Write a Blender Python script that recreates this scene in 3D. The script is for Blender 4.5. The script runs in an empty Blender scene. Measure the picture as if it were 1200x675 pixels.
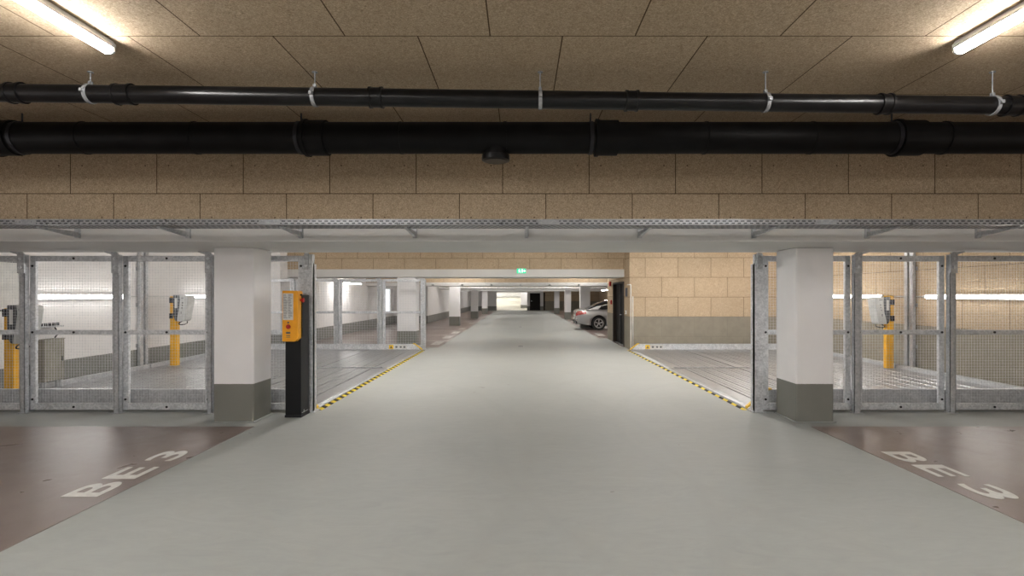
import bpy, bmesh, math, random
from mathutils import Vector, Matrix
random.seed(7)
S = bpy.context.scene
C = S.collection
PI = math.pi

# ------------------------------------------------------------------ nodes / materials
def new_mat(name):
    m = bpy.data.materials.new(name); m.use_nodes = True
    nt = m.node_tree
    for n in list(nt.nodes): nt.nodes.remove(n)
    out = nt.nodes.new('ShaderNodeOutputMaterial')
    b = nt.nodes.new('ShaderNodeBsdfPrincipled')
    nt.links.new(b.outputs[0], out.inputs[0])
    return m, nt, b

class G:
    def __init__(s, nt): s.nt = nt
    def n(s, t, **kw):
        x = s.nt.nodes.new(t)
        for k, v in kw.items(): setattr(x, k, v)
        return x
    def put(s, sock, v):
        if isinstance(v, (int, float)): sock.default_value = v
        elif isinstance(v, (tuple, list)): sock.default_value = (v[0], v[1], v[2], 1) if len(sock.default_value) == 4 else v
        else: s.nt.links.new(v, sock)
    def math(s, op, a, b=0.0, c=None, clamp=False):
        x = s.n('ShaderNodeMath', operation=op); x.use_clamp = clamp
        s.put(x.inputs[0], a); s.put(x.inputs[1], b)
        if c is not None: s.put(x.inputs[2], c)
        return x.outputs[0]
    def pos(s):
        t = s.n('ShaderNodeNewGeometry'); return t.outputs['Position']
    def obj(s):
        t = s.n('ShaderNodeTexCoord'); return t.outputs['Object']
    def sep(s, v):
        x = s.n('ShaderNodeSeparateXYZ'); s.put(x.inputs[0], v); return x.outputs
    def noise(s, vec, scale, detail=2.0, rough=0.5, dist=0.0):
        x = s.n('ShaderNodeTexNoise'); s.put(x.inputs['Vector'], vec)
        x.inputs['Scale'].default_value = scale; x.inputs['Detail'].default_value = detail
        x.inputs['Roughness'].default_value = rough; x.inputs['Distortion'].default_value = dist
        return x.outputs[0]
    def scale(s, v, sc):
        x = s.n('ShaderNodeVectorMath', operation='MULTIPLY'); s.put(x.inputs[0], v); x.inputs[1].default_value = sc
        return x.outputs[0]
    def mix(s, f, a, b):
        x = s.n('ShaderNodeMix', data_type='RGBA'); s.put(x.inputs[0], f)
        s.put(x.inputs[6], a); s.put(x.inputs[7], b); return x.outputs[2]
    def maprange(s, v, a, b, c=0.0, d=1.0):
        x = s.n('ShaderNodeMapRange'); s.put(x.inputs[0], v)
        for i, q in enumerate((a, b, c, d)): x.inputs[i+1].default_value = q
        return x.outputs[0]
    def bump(s, h, strength, dist=0.01):
        x = s.n('ShaderNodeBump'); x.inputs['Strength'].default_value = strength; x.inputs['Distance'].default_value = dist
        s.put(x.inputs['Height'], h); return x.outputs[0]

def simple(name, col, rough=0.5, metal=0.0, var=0.06, vscale=6.0, bump=0.0, bscale=80.0, spec=None, coat=0.0):
    m, nt, b = new_mat(name); g = G(nt); p = g.pos()
    n = g.noise(p, vscale, 4)
    dark = tuple(c*(1-var*2) for c in col); lite = tuple(min(1, c*(1+var*2)) for c in col)
    g.put(b.inputs['Base Color'], g.mix(g.maprange(n, .3, .7), dark, lite))
    b.inputs['Roughness'].default_value = rough; b.inputs['Metallic'].default_value = metal
    if spec is not None: b.inputs['Specular IOR Level'].default_value = spec
    if coat: b.inputs['Coat Weight'].default_value = coat
    if bump: g.put(b.inputs['Normal'], g.bump(g.noise(p, bscale, 3), bump))
    return m

def emit(name, col, strength):
    m, nt, b = new_mat(name)
    b.inputs['Base Color'].default_value = (.85*col[0], .85*col[1], .85*col[2], 1)
    b.inputs['Emission Color'].default_value = (*col, 1); b.inputs['Emission Strength'].default_value = strength
    return m

def woodwool(name, au, av, u0, v0, w, h, dado=None, screws=True, gain=1.0):
    """wood-wool acoustic boards in running bond; au/av are the axes of the board plane"""
    m, nt, b = new_mat(name); g = G(nt); p = g.pos(); xyz = g.sep(p)
    ax = {'x': 0, 'y': 1, 'z': 2}
    u, v = xyz[ax[au]], xyz[ax[av]]
    vr = g.math('DIVIDE', g.math('SUBTRACT', v, v0), h)
    row = g.math('FLOOR', vr); fv = g.math('SUBTRACT', vr, row)
    par = g.math('MODULO', g.math('ABSOLUTE', row), 2.0)
    ur = g.math('ADD', g.math('DIVIDE', g.math('SUBTRACT', u, u0), w), g.math('MULTIPLY', par, .5))
    col = g.math('FLOOR', ur); fu = g.math('SUBTRACT', ur, col)
    du = g.math('MULTIPLY', g.math('MINIMUM', fu, g.math('SUBTRACT', 1.0, fu)), w)
    dv = g.math('MULTIPLY', g.math('MINIMUM', fv, g.math('SUBTRACT', 1.0, fv)), h)
    d = g.math('MINIMUM', du, dv)
    joint = g.math('LESS_THAN', d, .0045)
    # per board tone
    cb = g.n('ShaderNodeCombineXYZ'); g.put(cb.inputs[0], row); g.put(cb.inputs[1], col)
    wn = g.n('ShaderNodeTexWhiteNoise', noise_dimensions='2D'); g.put(wn.inputs['Vector'], cb.outputs[0])
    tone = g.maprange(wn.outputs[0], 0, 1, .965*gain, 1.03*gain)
    # fibre
    f1 = g.noise(g.scale(p, (1, 1, 1)), 95, 4, .75, 1.2)
    f2 = g.noise(p, 34, 3, .6, 2.0)
    f3 = g.noise(p, 3.0, 3)
    fib = g.math('ADD', g.math('MULTIPLY', f1, .65), g.math('MULTIPLY', f2, .35))
    base = g.mix(g.maprange(fib, .36, .62), (.235, .168, .106), (.70, .562, .402))
    spk = g.maprange(g.noise(p, 22, 2, .5, 3.0), .66, .74)
    base = g.mix(g.math('MULTIPLY', spk, .35), base, (.13, .085, .045))
    base = g.mix(g.maprange(f3, .3, .7, 0, .16), base, (.40, .29, .18))
    if screws:
        sx = g.math('MULTIPLY', g.math('SUBTRACT', g.math('ABSOLUTE', g.math('SUBTRACT', fu, .5)), .365), w)
        sv = g.math('MULTIPLY', g.math('SUBTRACT', fv, .54), h)
        sd = g.math('SQRT', g.math('ADD', g.math('MULTIPLY', sx, sx), g.math('MULTIPLY', sv, sv)))
        base = g.mix(g.math('MULTIPLY', g.math('LESS_THAN', sd, .010), .7), base, (.07, .045, .025))
    vm = g.n('ShaderNodeVectorMath', operation='SCALE'); g.put(vm.inputs[0], base); g.put(vm.inputs['Scale'], tone)
    base = vm.outputs[0]
    base = g.mix(joint, base, (.075, .045, .02))
    hgt = g.math('SUBTRACT', fib, g.math('MULTIPLY', joint, 1.0))
    if dado is not None:
        z0, dc = dado
        isd = g.math('LESS_THAN', xyz[2], z0)
        dn = g.noise(p, 5, 4)
        dcol = g.mix(g.maprange(dn, .3, .7), tuple(c*.92 for c in dc), tuple(c*1.06 for c in dc))
        dcol = g.mix(g.math('MULTIPLY', joint, .35), dcol, tuple(c*.5 for c in dc))
        base = g.mix(isd, base, dcol)
        hgt = g.math('MULTIPLY', hgt, g.math('SUBTRACT', 1.0, g.math('MULTIPLY', isd, .8)))
    g.put(b.inputs['Base Color'], base)
    b.inputs['Roughness'].default_value = .92; b.inputs['Specular IOR Level'].default_value = .15
    g.put(b.inputs['Normal'], g.bump(hgt, .55, .006))
    return m

def painted_wall(name, z0, white=(.78, .765, .76), dc=(.22, .22, .205), streak=True):
    m, nt, b = new_mat(name); g = G(nt); p = g.pos(); xyz = g.sep(p)
    n = g.noise(p, 2.5, 5); n2 = g.noise(p, 30, 3)
    wc = g.mix(g.maprange(n, .3, .7), tuple(c*.95 for c in white), white)
    dcol = g.mix(g.maprange(n, .3, .7), tuple(c*.92 for c in dc), tuple(c*1.06 for c in dc))
    isd = g.math('LESS_THAN', g.math('ADD', xyz[2], g.math('MULTIPLY', g.math('SUBTRACT', n2, .5), .006)), z0)
    g.put(b.inputs['Base Color'], g.mix(isd, wc, dcol))
    g.put(b.inputs['Roughness'], g.math('SUBTRACT', .75, g.math('MULTIPLY', isd, .3)))
    b.inputs['Specular IOR Level'].default_value = .3
    g.put(b.inputs['Normal'], g.bump(g.noise(p, 55, 4), .12, .004))
    return m

def galvanised(name, tone=.68, rough=.42, spang=45.0, bumpy=.05, metal=.45):
    m, nt, b = new_mat(name); g = G(nt); p = g.pos()
    v = g.n('ShaderNodeTexVoronoi'); v.inputs['Scale'].default_value = spang; g.put(v.inputs['Vector'], p)
    n = g.noise(p, 7, 4, .6)
    s = g.sep(v.outputs['Color'])[0]
    k = g.math('ADD', g.math('MULTIPLY', s, .35), g.math('MULTIPLY', n, .65))
    t = tone
    g.put(b.inputs['Base Color'], g.mix(g.maprange(k, .25, .75), (t*.72, t*.75, t*.79), (t*1.18, t*1.2, t*1.24)))
    g.put(b.inputs['Roughness'], g.maprange(k, .2, .8, rough-.10, rough+.12))
    b.inputs['Metallic'].default_value = metal
    if bumpy: g.put(b.inputs['Normal'], g.bump(g.noise(p, 25, 4, .6), bumpy, .01))
    return m

def lane_floor(name):
    m, nt, b = new_mat(name); g = G(nt); p = g.pos()
    n1 = g.noise(p, .55, 5, .6, 1.5); n2 = g.noise(g.scale(p, (1.0, 2.6, 1)), 2.2, 5, .65, 2.5); n3 = g.noise(p, 60, 3)
    k = g.math('ADD', g.math('MULTIPLY', n1, .5), g.math('MULTIPLY', n2, .5))
    c = g.mix(g.maprange(k, .32, .68), (.298, .312, .300), (.362, .377, .363))
    # tyre arcs
    xyz = g.sep(p)
    def arc(cx, cy, r, w):
        a = g.math('SUBTRACT', xyz[0], cx); q = g.math('SUBTRACT', xyz[1], cy)
        dd = g.math('SQRT', g.math('ADD', g.math('MULTIPLY', a, a), g.math('MULTIPLY', q, q)))
        return g.maprange(g.math('ABSOLUTE', g.math('SUBTRACT', dd, r)), 0, w, 1, 0)
    a1 = g.math('MAXIMUM', arc(5.8, 6.4, 6.1, .10), arc(5.8, 6.4, 4.6, .09))
    a2 = g.math('MAXIMUM', arc(-6.5, 5.6, 6.6, .12), arc(-6.5, 5.6, 8.1, .09))
    a = g.math('MULTIPLY', g.math('MAXIMUM', a1, a2), g.maprange(n2, .45, .62))
    c = g.mix(g.math('MULTIPLY', a, .16), c, (.20, .20, .19))
    spots = g.maprange(g.noise(p, 3.2, 2, .5, .4), .745, .76)
    c = g.mix(g.math('MULTIPLY', spots, .5), c, (.18, .17, .15))
    g.put(b.inputs['Base Color'], c)
    g.put(b.inputs['Roughness'], g.maprange(k, .3, .7, .56, .68))
    b.inputs['Specular IOR Level'].default_value = .45
    g.put(b.inputs['Normal'], g.bump(g.math('ADD', g.math('MULTIPLY', n2, .7), g.math('MULTIPLY', n3, .1)), .06, .01))
    return m

def bay_floor(name):
    m, nt, b = new_mat(name); g = G(nt); p = g.pos()
    n1 = g.noise(p, .8, 5, .6, 1.0); n2 = g.noise(p, 150, 3, .7); n3 = g.noise(p, 3, 4, .6, 1.0)
    c = g.mix(g.maprange(n1, .3, .7), (.155, .117, .104), (.195, .150, .134))
    c = g.mix(g.maprange(n2, .55, .75, 0, .4), c, (.22, .17, .15))
    g.put(b.inputs['Base Color'], c)
    g.put(b.inputs['Roughness'], g.maprange(n3, .3, .7, .27, .34))
    b.inputs['Specular IOR Level'].default_value = .5
    g.put(b.inputs['Normal'], g.bump(n2, .22, .005))
    return m

def hazard(name, period=.30, slope=1.0):
    m, nt, b = new_mat(name); g = G(nt); p = g.pos(); xyz = g.sep(p)
    t = g.math('FRACT', g.math('DIVIDE', g.math('ADD', xyz[1], g.math('MULTIPLY', xyz[0], slope)), period))
    isy = g.math('LESS_THAN', t, .5)
    w = g.noise(p, 20, 3)
    y = g.mix(g.maprange(w, .35, .7), (.60, .46, .02), (.85, .66, .05))
    g.put(b.inputs['Base Color'], g.mix(isy, (.006, .006, .006), y))
    b.inputs['Roughness'].default_value = .65; b.inputs['Specular IOR Level'].default_value = .15
    return m

M = {}
M['wood_beam'] = woodwool('wood_wool_boards_beam', 'x', 'z', -.207, 2.83, 1.0, .6)
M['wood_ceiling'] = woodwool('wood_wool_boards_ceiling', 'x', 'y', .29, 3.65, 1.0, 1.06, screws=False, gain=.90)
M['wood_end'] = woodwool('wood_wool_boards_dado', 'x', 'z', 4.80, 1.0, 1.0, .6, dado=(1.0, (.27, .245, .20)), screws=False)
M['wood_side'] = woodwool('wood_wool_boards_side', 'y', 'z', .3, 1.0, 1.0, .6, dado=(1.0, (.27, .245, .20)), screws=False)
M['wall_white'] = painted_wall('white_wall_low_grey_dado', .45)
M['wall_plain'] = painted_wall('white_painted_concrete', -5, white=(.70, .695, .68))
M['column'] = painted_wall('white_column_grey_foot', .50, white=(.88, .87, .88), dc=(.205, .205, .185))
M['lane'] = lane_floor('grey_coated_lane')
M['bay'] = bay_floor('brown_coated_bay')
M['pit'] = simple('dark_pit_concrete', (.10, .10, .10), .8)
M['galv'] = galvanised('galvanised_steel')
M['galv_dark'] = galvanised('darker_galvanised_steel', .52, .5)
M['galv_lite'] = galvanised('bright_zinc_steel', .66, .38)
M['deck'] = galvanised('galvanised_deck_sheet', .40, .38, 30, .10, .75)
M['hanger'] = galvanised('dull_hanger_steel', .34, .5)
M['tray'] = galvanised('zinc_plated_tray', .31, .34)
M['wire'] = galvanised('galvanised_wire', .72, .5, 45, 0, .0)
M['slot'] = simple('dark_slot', (.02, .02, .022), .7)
M['blackpipe'] = simple('black_plastic_pipe', (.005, .0048, .0052), .30, 0, .25, 9, .06, 20, spec=.32)
M['blackpipe_matt'] = simple('matt_black_plastic_pipe', (.0045, .0042, .0045), .50, 0, .2, 6, .04, 20, spec=.16)
M['scuffed'] = None
M['black'] = simple('black_powder_coat', (.006, .007, .009), .45, spec=.3)
M['bolt'] = simple('dark_bolt_steel', (.03, .03, .035), .45, .6)
M['yellow'] = simple('signal_yellow_paint', (.80, .42, .015), .4)
M['orange'] = simple('orange_yellow_control_housing', (.85, .37, .008), .38)
M['safety'] = simple('safety_yellow_paint', (.80, .52, .03), .45)
M['red'] = simple('red_plastic', (.45, .012, .010), .35)
M['white_sheet'] = simple('white_printed_sheet', (.62, .62, .60), .5)
M['ink'] = simple('grey_ink', (.10, .10, .11), .6)
M['inkpale'] = simple('pale_grey_ink', (.12, .12, .13), .6)
M['grey_body'] = simple('light_grey_charger_shell', (.52, .53, .52), .4)
M['anthracite'] = simple('anthracite_plastic', (.065, .07, .08), .4)
M['beige'] = simple('beige_grey_enamel', (.27, .255, .215), .45)
M['marking'] = simple('white_road_paint', (.66, .655, .63), .55, 0, .05, 18, .1, 120)
M['marking_old'] = simple('worn_white_road_paint', (.55, .545, .52), .6, 0, .12, 9)
M['door_dark'] = simple('dark_brown_door', (.010, .008, .007), .6, spec=.2)
M['door_frame'] = simple('brown_black_door_frame', (.020, .014, .011), .55, spec=.2)
M['white_metal'] = simple('white_lacquered_metal', (.72, .72, .70), .4)
M['fixture'] = simple('grey_polycarbonate', (.60, .60, .60), .35)
M['silver'] = simple('silver_car_paint', (.42, .42, .42), .28, .55, .02, 3, coat=1.0)
M['glass_dark'] = simple('dark_tinted_glass', (.010, .011, .013), .06, 0, .02, 3, spec=.6)
M['tyre'] = simple('black_rubber', (.012, .012, .012), .75)
M['alloy'] = simple('alloy_rim', (.55, .55, .56), .3, .8)
M['tail'] = simple('red_tail_lens', (.30, .012, .010), .12, coat=.8)
M['taillite'] = simple('pale_tail_lens', (.55, .25, .22), .12, coat=.8)
M['chrome'] = simple('chrome', (.75, .75, .76), .12, 1.0, .02)
M['ramp'] = simple('pale_ramp_concrete', (.55, .52, .43), .7)
M['hazard_a'] = hazard('yellow_black_hazard_tape', .25, 1.0)
M['hazard_b'] = hazard('yellow_black_hazard_tape_worn', .34, -1.4)
LED = (1.0, .974, .942)
M['led'] = emit('led_diffuser', LED, 46.0)
M['led_mid'] = emit('led_diffuser_mid', LED, 66.0)
M['led_coffer'] = emit('led_coffer_diffuser', LED, 46.0)
M['led_far'] = emit('led_far_diffuser', LED, 16.0)
M['led_wall'] = emit('led_wall_diffuser', LED, 11.0)
M['exit_green'] = emit('exit_green', (.0, .62, .28), .33)
M['exit_white'] = emit('exit_white', (.9, 1.0, .95), .45)
M['lit_window'] = emit('lit_window_pane', (.92, .96, 1.0), .32)

# ------------------------------------------------------------------ mesh builder
class MB:
    def __init__(s): s.v = []; s.f = []; s.sm = []; s.mi = []; s.cur = 0
    def poly(s, pts, faces, smooth=False):
        b = len(s.v); s.v += [Vector(p) for p in pts]
        for f in faces: s.f.append(tuple(b+i for i in f)); s.sm.append(smooth); s.mi.append(s.cur)
        return s
    def box(s, x0, x1, y0, y1, z0, z1):
        x0, x1 = min(x0, x1), max(x0, x1); y0, y1 = min(y0, y1), max(y0, y1); z0, z1 = min(z0, z1), max(z0, z1)
        p = [(x0,y0,z0),(x1,y0,z0),(x1,y1,z0),(x0,y1,z0),(x0,y0,z1),(x1,y0,z1),(x1,y1,z1),(x0,y1,z1)]
        return s.poly(p, [(3,2,1,0),(4,5,6,7),(0,1,5,4),(1,2,6,5),(2,3,7,6),(3,0,4,7)])
    def prism(s, pts2, axis, a0, a1):
        """outline pts2 in the plane normal to axis, from a0 to a1"""
        n = len(pts2)
        def P(q, a):
            return {'x': (a, q[0], q[1]), 'y': (q[0], a, q[1]), 'z': (q[0], q[1], a)}[axis]
        pts = [P(q, a0) for q in pts2] + [P(q, a1) for q in pts2]
        return s.poly(pts, [tuple(range(n))[::-1], tuple(range(n, 2*n))] + [(i, (i+1) % n, n+(i+1) % n, n+i) for i in range(n)])
    def tube(s, p0, p1, r, seg=20, r2=None, caps=True):
        p0, p1 = Vector(p0), Vector(p1); d = (p1-p0).normalized()
        u = d.orthogonal().normalized(); w = d.cross(u); r2 = r if r2 is None else r2
        A = [p0 + (u*math.cos(t)+w*math.sin(t))*r for t in [2*PI*i/seg for i in range(seg)]]
        B = [p1 + (u*math.cos(t)+w*math.sin(t))*r2 for t in [2*PI*i/seg for i in range(seg)]]
        s.poly(A+B, [(i, (i+1) % seg, seg+(i+1) % seg, seg+i) for i in range(seg)], True)
        if caps: s.poly(A, [tuple(range(seg))[::-1]]); s.poly(B, [tuple(range(seg))])
        return s
    def ring(s, c, axis, r, t, w, seg=28, a0=0, a1=2*PI):
        """band: radius r, radial thickness t, width w along axis"""
        c = Vector(c); ax = Vector(axis).normalized(); u = ax.orthogonal().normalized(); v = ax.cross(u)
        full = abs(a1-a0-2*PI) < 1e-6; n = seg if full else seg+1
        pts = []
        for i in range(n):
            a = a0+(a1-a0)*i/seg; q = u*math.cos(a)+v*math.sin(a)
            pts += [c+q*r-ax*w/2, c+q*(r+t)-ax*w/2, c+q*(r+t)+ax*w/2, c+q*r+ax*w/2]
        fs = []
        for i in range(seg):
            a = 4*i; b = 4*((i+1) % n)
            for k in range(4): fs.append((a+k, a+(k+1) % 4, b+(k+1) % 4, b+k))
        s.poly(pts, fs, True)
        return s
    def path(s, pts, r, seg=8):
        for a, b in zip(pts, pts[1:]): s.tube(a, b, r, seg)
        return s
    def xf(s, M4):
        s.v = [M4 @ p for p in s.v]; return s
    def build(s, name, mat, parent=None, bevel=0.0, sharp=35):
        off = parent.location.copy() if parent is not None and parent.parent is None else Vector((0, 0, 0))
        if parent is not None and parent.parent is not None:
            off = parent.parent.location.copy()
        if parent is not None and parent.type == 'MESH' and parent.parent is None: off = Vector((0,0,0))
        me = bpy.data.meshes.new(name)
        me.from_pydata([tuple(p-off) for p in s.v], [], s.f)
        mats = mat if isinstance(mat, (list, tuple)) else [mat]
        for m in mats: me.materials.append(m)
        for p, sm, mi in zip(me.polygons, s.sm, s.mi): p.use_smooth = sm; p.material_index = mi
        bm = bmesh.new(); bm.from_mesh(me)
        if any(s.sm): bmesh.ops.remove_doubles(bm, verts=bm.verts, dist=1e-6)
        bmesh.ops.recalc_face_normals(bm, faces=bm.faces)
        if any(s.sm):
            for e in bm.edges:
                if len(e.link_faces) == 2 and e.calc_face_angle(0) > math.radians(sharp): e.smooth = False
        bm.to_mesh(me); bm.free()
        o = bpy.data.objects.new(name, me); C.objects.link(o)
        if parent is not None: o.parent = parent
        if bevel:
            md = o.modifiers.new('bevel', 'BEVEL'); md.width = bevel; md.segments = 2; md.limit_method = 'ANGLE'
        return o

def tag(o, label=None, cat=None, group=None, kind=None):
    if label: o['label'] = label
    if cat: o['category'] = cat
    if group: o['group'] = group
    if kind: o['kind'] = kind
    return o
def thing(name, loc, label, cat, group=None):
    o = bpy.data.objects.new(name, None); C.objects.link(o); o.location = loc
    o.empty_display_size = .1
    return tag(o, label, cat, group)
def structure(name, mb, mat, parent=None, bevel=0.0, label=None):
    o = mb.build(name, mat, parent, bevel)
    if parent is None: o['kind'] = 'structure'
    if label: o['label'] = label
    return o
def kids(o): return [c for c in bpy.data.objects if c.parent == o]
def copy_tree(o, loc=None, label=None, parent=None):
    c = o.copy(); C.objects.link(c)
    if parent is not None: c.parent = parent
    if loc is not None: c.location = loc
    if label: c['label'] = label
    for ch in kids(o): copy_tree(ch, parent=c)
    return c

EYE = 1.655; F = 620.0
def X(px, d): return (px-610)*d/F
def Z(py, d): return EYE + (346-py)*d/F

# ------------------------------------------------------------------ shell
XL, XR, CEIL = -8.5, 8.6, 3.443
PIT0, PIT1 = 7.62, 16.04
LX, RX = -2.955, 3.285
fl = MB()
fl.box(XL-.3, XR+.3, -9, PIT0, -.5, 0)
fl.box(LX, RX, PIT0, PIT1, -.5, 0)
fl.box(XL-.3, XR+.3, PIT1, 58.3, -.5, 0)
structure('floor', fl, M['lane'])
structure('floor.001', MB().box(XL-.3, LX, PIT0, PIT1, -.56, -.5).box(RX, XR+.3, PIT0, PIT1, -.56, -.5), M['pit'])
structure('floor.002', MB().box(XL, -3.355, -6.0, 6.66, 0, .003), M['bay'], label='brown coated parking bay left of the grey lane')
structure('floor.003', MB().box(3.655, XR, -6.0, 6.66, 0, .003), M['bay'], label='brown coated parking bay right of the grey lane')
structure('floor.004', MB().box(-7.45, -2.60, 16.75, 55, 0, .003), M['bay'], label='brown parking strip along the far white wall')
structure('floor.005', MB().box(3.02, XR, 20.3, 55, 0, .003), M['bay'], label='brown parking strip under the silver car')
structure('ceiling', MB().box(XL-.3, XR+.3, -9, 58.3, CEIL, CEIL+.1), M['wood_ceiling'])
structure('wall_left', MB().box(XL-.3, XL, -9, 16.4, -.5, CEIL).box(XL-.3, -7.45, 16.4, 31.0, 0, CEIL).box(XL-.3, -5.45, 31.0, 58.3, 0, CEIL), M['wall_white'])
structure('wall_right', MB().box(XR, XR+.3, -9, 58.3, -.5, CEIL), M['wood_side'])
structure('wall_back', MB().box(XL-.3, XR+.3, -9.2, -9, 0, CEIL), M['wall_white'])
# far end wall with ramp opening and dark door
YE = 58.0
structure('wall_end', MB().box(-5.45, -2.63, YE, YE+.3, 0, CEIL).box(-2.63, .72, YE, YE+.3, 1.97, CEIL)
          .box(.72, 1.02, YE, YE+.3, 0, CEIL).box(1.02, 2.16, YE, YE+.3, 1.88, CEIL).box(2.16, 2.5, YE, YE+.3, 0, CEIL), M['wall_white'])
structure('wall_end.001', MB().box(2.5, XR, YE-.02, YE+.3, 0, CEIL), M['wood_end'])
d1 = structure('door_1', MB().box(1.07, 2.11, YE+.10, YE+.15, 0, 1.85), M['door_dark'])
MB().box(1.02, 1.07, YE+.02, YE+.2, 0, 1.88).box(2.11, 2.16, YE+.02, YE+.2, 0, 1.88).box(1.07, 2.11, YE+.02, YE+.2, 1.85, 1.88).build('door_frame', M['door_frame'], d1)
MB().tube((1.18, YE+.04, 1.02), (1.32, YE+.04, 1.02), .012).box(1.17, 1.20, YE+.03, YE+.10, .95, 1.10).build('door_handle', M['galv'], d1)
structure('trim_1', MB().box(2.52, 2.68, YE-.08, YE, 0, 1.95), M['door_frame'])
# ramp beyond the opening
RAMP = [(YE+.3, 0), (YE+3, .10), (YE+17, 1.32), (YE+22, 1.48)]
rp = MB().prism([(YE+.3, -.05)] + RAMP + [(YE+22, -.05)], 'x', -8, 3.5)
def ramp_z(y):
    for (a, za), (b, zb_) in zip(RAMP, RAMP[1:]):
        if y <= b: return za+(zb_-za)*(y-a)/(b-a)
    return 1.48
structure('floor.006', rp, M['ramp'], label='pale concrete ramp climbing beyond the far opening')
structure('wall_ramp', MB().box(-8.2, 3.7, YE+22, YE+22.3, 0, CEIL).box(-8.2, -8, YE+.3, YE+22, 0, CEIL).box(3.5, 3.7, YE+.3, YE+22, 0, CEIL)
          .box(-8.2, 3.7, YE+.3, YE+22.3, CEIL, CEIL+.1).box(-8, 3.5, YE+.30, YE+.34, 3.3, CEIL), M['wall_plain'])
structure('column', MB().box(.02, .80, YE+3.5, YE+4.2, 0, CEIL), M['column'], bevel=.02, label='bright white column standing in the ramp opening')
curb = MB()
for i in range(24):
    t0, t1 = i/24, (i+1)/24
    def cp(t):
        y = YE+12+6*math.sin(t*PI*.5); return (-7.9+8.4*t, y, ramp_z(y)-.03)
    a, b = Vector(cp(t0)), Vector(cp(t1))
    curb.poly([a+Vector((0,0,0)), b, b+Vector((0,0,.22)), a+Vector((0,0,.22)), a+Vector((0,.18,0)), b+Vector((0,.18,0)), b+Vector((0,.18,.22)), a+Vector((0,.18,.22))],
              [(0,1,2,3), (7,6,5,4), (3,2,6,7), (0,4,5,1)])
structure('trim_2', curb, M['wall_plain'], label='curved kerb of the far ramp')

# lift / stair block on the right behind the platforms
BX, BY0, BY1 = 3.32, 16.12, 20.2
DY0, DY1, DZ = 16.95, 18.95, 2.10
blk = MB().box(BX+.25, XR, BY0, BY0+.25, -.5, CEIL).box(BX+.25, XR, BY1-.25, BY1, 0, CEIL)
blk.box(BX+1.6, BX+1.8, BY0+.25, BY1-.25, 0, CEIL)
structure('wall_front', blk, M['wood_end'])
structure('wall_lobby', MB().box(BX, BX+.25, BY0, DY0, -.5, CEIL).box(BX, BX+.25, DY1, BY1, 0, CEIL).box(BX, BX+.25, DY0, DY1, DZ, CEIL), M['wood_side'])
d2 = structure('door_2', MB().box(BX+.10, BX+.16, DY0+.06, (DY0+DY1)/2-.01, .02, DZ-.06).box(BX+.10, BX+.16, (DY0+DY1)/2+.01, DY1-.06, .02, DZ-.06), M['door_dark'])
MB().box(BX-.015, BX+.2, DY0, DY0+.06, 0, DZ).box(BX-.015, BX+.2, DY1-.06, DY1, 0, DZ).box(BX-.015, BX+.2, DY0+.06, DY1-.06, DZ-.06, DZ).build('door_frame', M['door_frame'], d2)
MB().box(BX+.07, BX+.10, (DY0+DY1)/2-.012, (DY0+DY1)/2+.012, .02, DZ-.06).build('meeting_strip', M['bolt'], d2)
MB().tube((BX+.045, (DY0+DY1)/2-.16, 1.0), (BX+.045, (DY0+DY1)/2-.06, 1.0), .011).box(BX+.04, BX+.10, (DY0+DY1)/2-.07, (DY0+DY1)/2-.05, .99, 1.01).build('door_handle', M['galv_dark'], d2)
structure('trim_3', MB().box(BX-.03, BX, DY0-.05, DY1+.05, 0, .02), simple('dark_red_sill', (.06, .02, .02), .6))

# beams
def beam(name, y0, y1, zb, zw, label, x0=XL, x1=XR):
    o = structure(name, MB().box(x0, x1, y0+.03, y1, zb, CEIL), M['wall_plain'], bevel=.012, label=label)
    c = structure('board_cladding', MB().box(x0, x1, y0, y0+.03, zw, CEIL), M['wood_beam'], o)
    return o
beam('beam', 6.12, 7.70, 2.277, 2.534, 'white concrete beam clad in tan boards across the lane in front')
beam('beam.001', 16.9, 18.3, 2.237, 2.486, 'white beam with the green exit sign on it', x0=XL, x1=BX)
beam('beam.002', 25.5, 26.9, 2.10, 2.275, 'third beam down the lane')
beam('beam.003', 35.5, 36.7, 2.02, 2.2, 'fourth beam down the lane')
beam('beam.004', 46.3, 47.5, 2.0, 2.2, 'fifth beam down the lane')

# columns
def column(name, x0, x1, y0, y1, top, label):
    o = structure(name, MB().box(x0, x1, y0, y1, 0, top), M['column'], bevel=.018, label=label)
    MB().box(x0-.025, x1+.025, y0-.025, y1+.025, 0, .012).build('floor_fillet', M['lane'], o, bevel=.008)
    return o
column('column.001', -4.0, -3.478, 6.89, 7.39, 2.277, 'white square column with grey foot by the black control pillar')
column('column.002', 3.589, 4.08, 6.89, 7.43, 2.277, 'white square column with grey foot opposite the control pillar')
column('column.003', -3.97, -3.36, 17.0, 17.55, 2.237, 'white column behind the far mesh gates')
column('column.004', -3.86, -3.30, 28.6, 29.1, CEIL, 'first white column beyond the far gates')
column('column.005', -3.54, -3.05, 37.6, 38.1, CEIL, 'second white column beyond the far gates')
column('column.006', -3.40, -2.92, 46.6, 47.1, 2.0, 'last white column before the ramp')
column('column.007', 3.05, 3.55, 26.95, 27.45, CEIL, 'white column behind the silver car')
column('column.008', 3.02, 3.44, 36.0, 36.5, 2.02, 'white column beyond the silver car')
column('column.009', 3.06, 3.50, 47.6, 48.1, CEIL, 'far white column near the dark end door')

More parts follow.
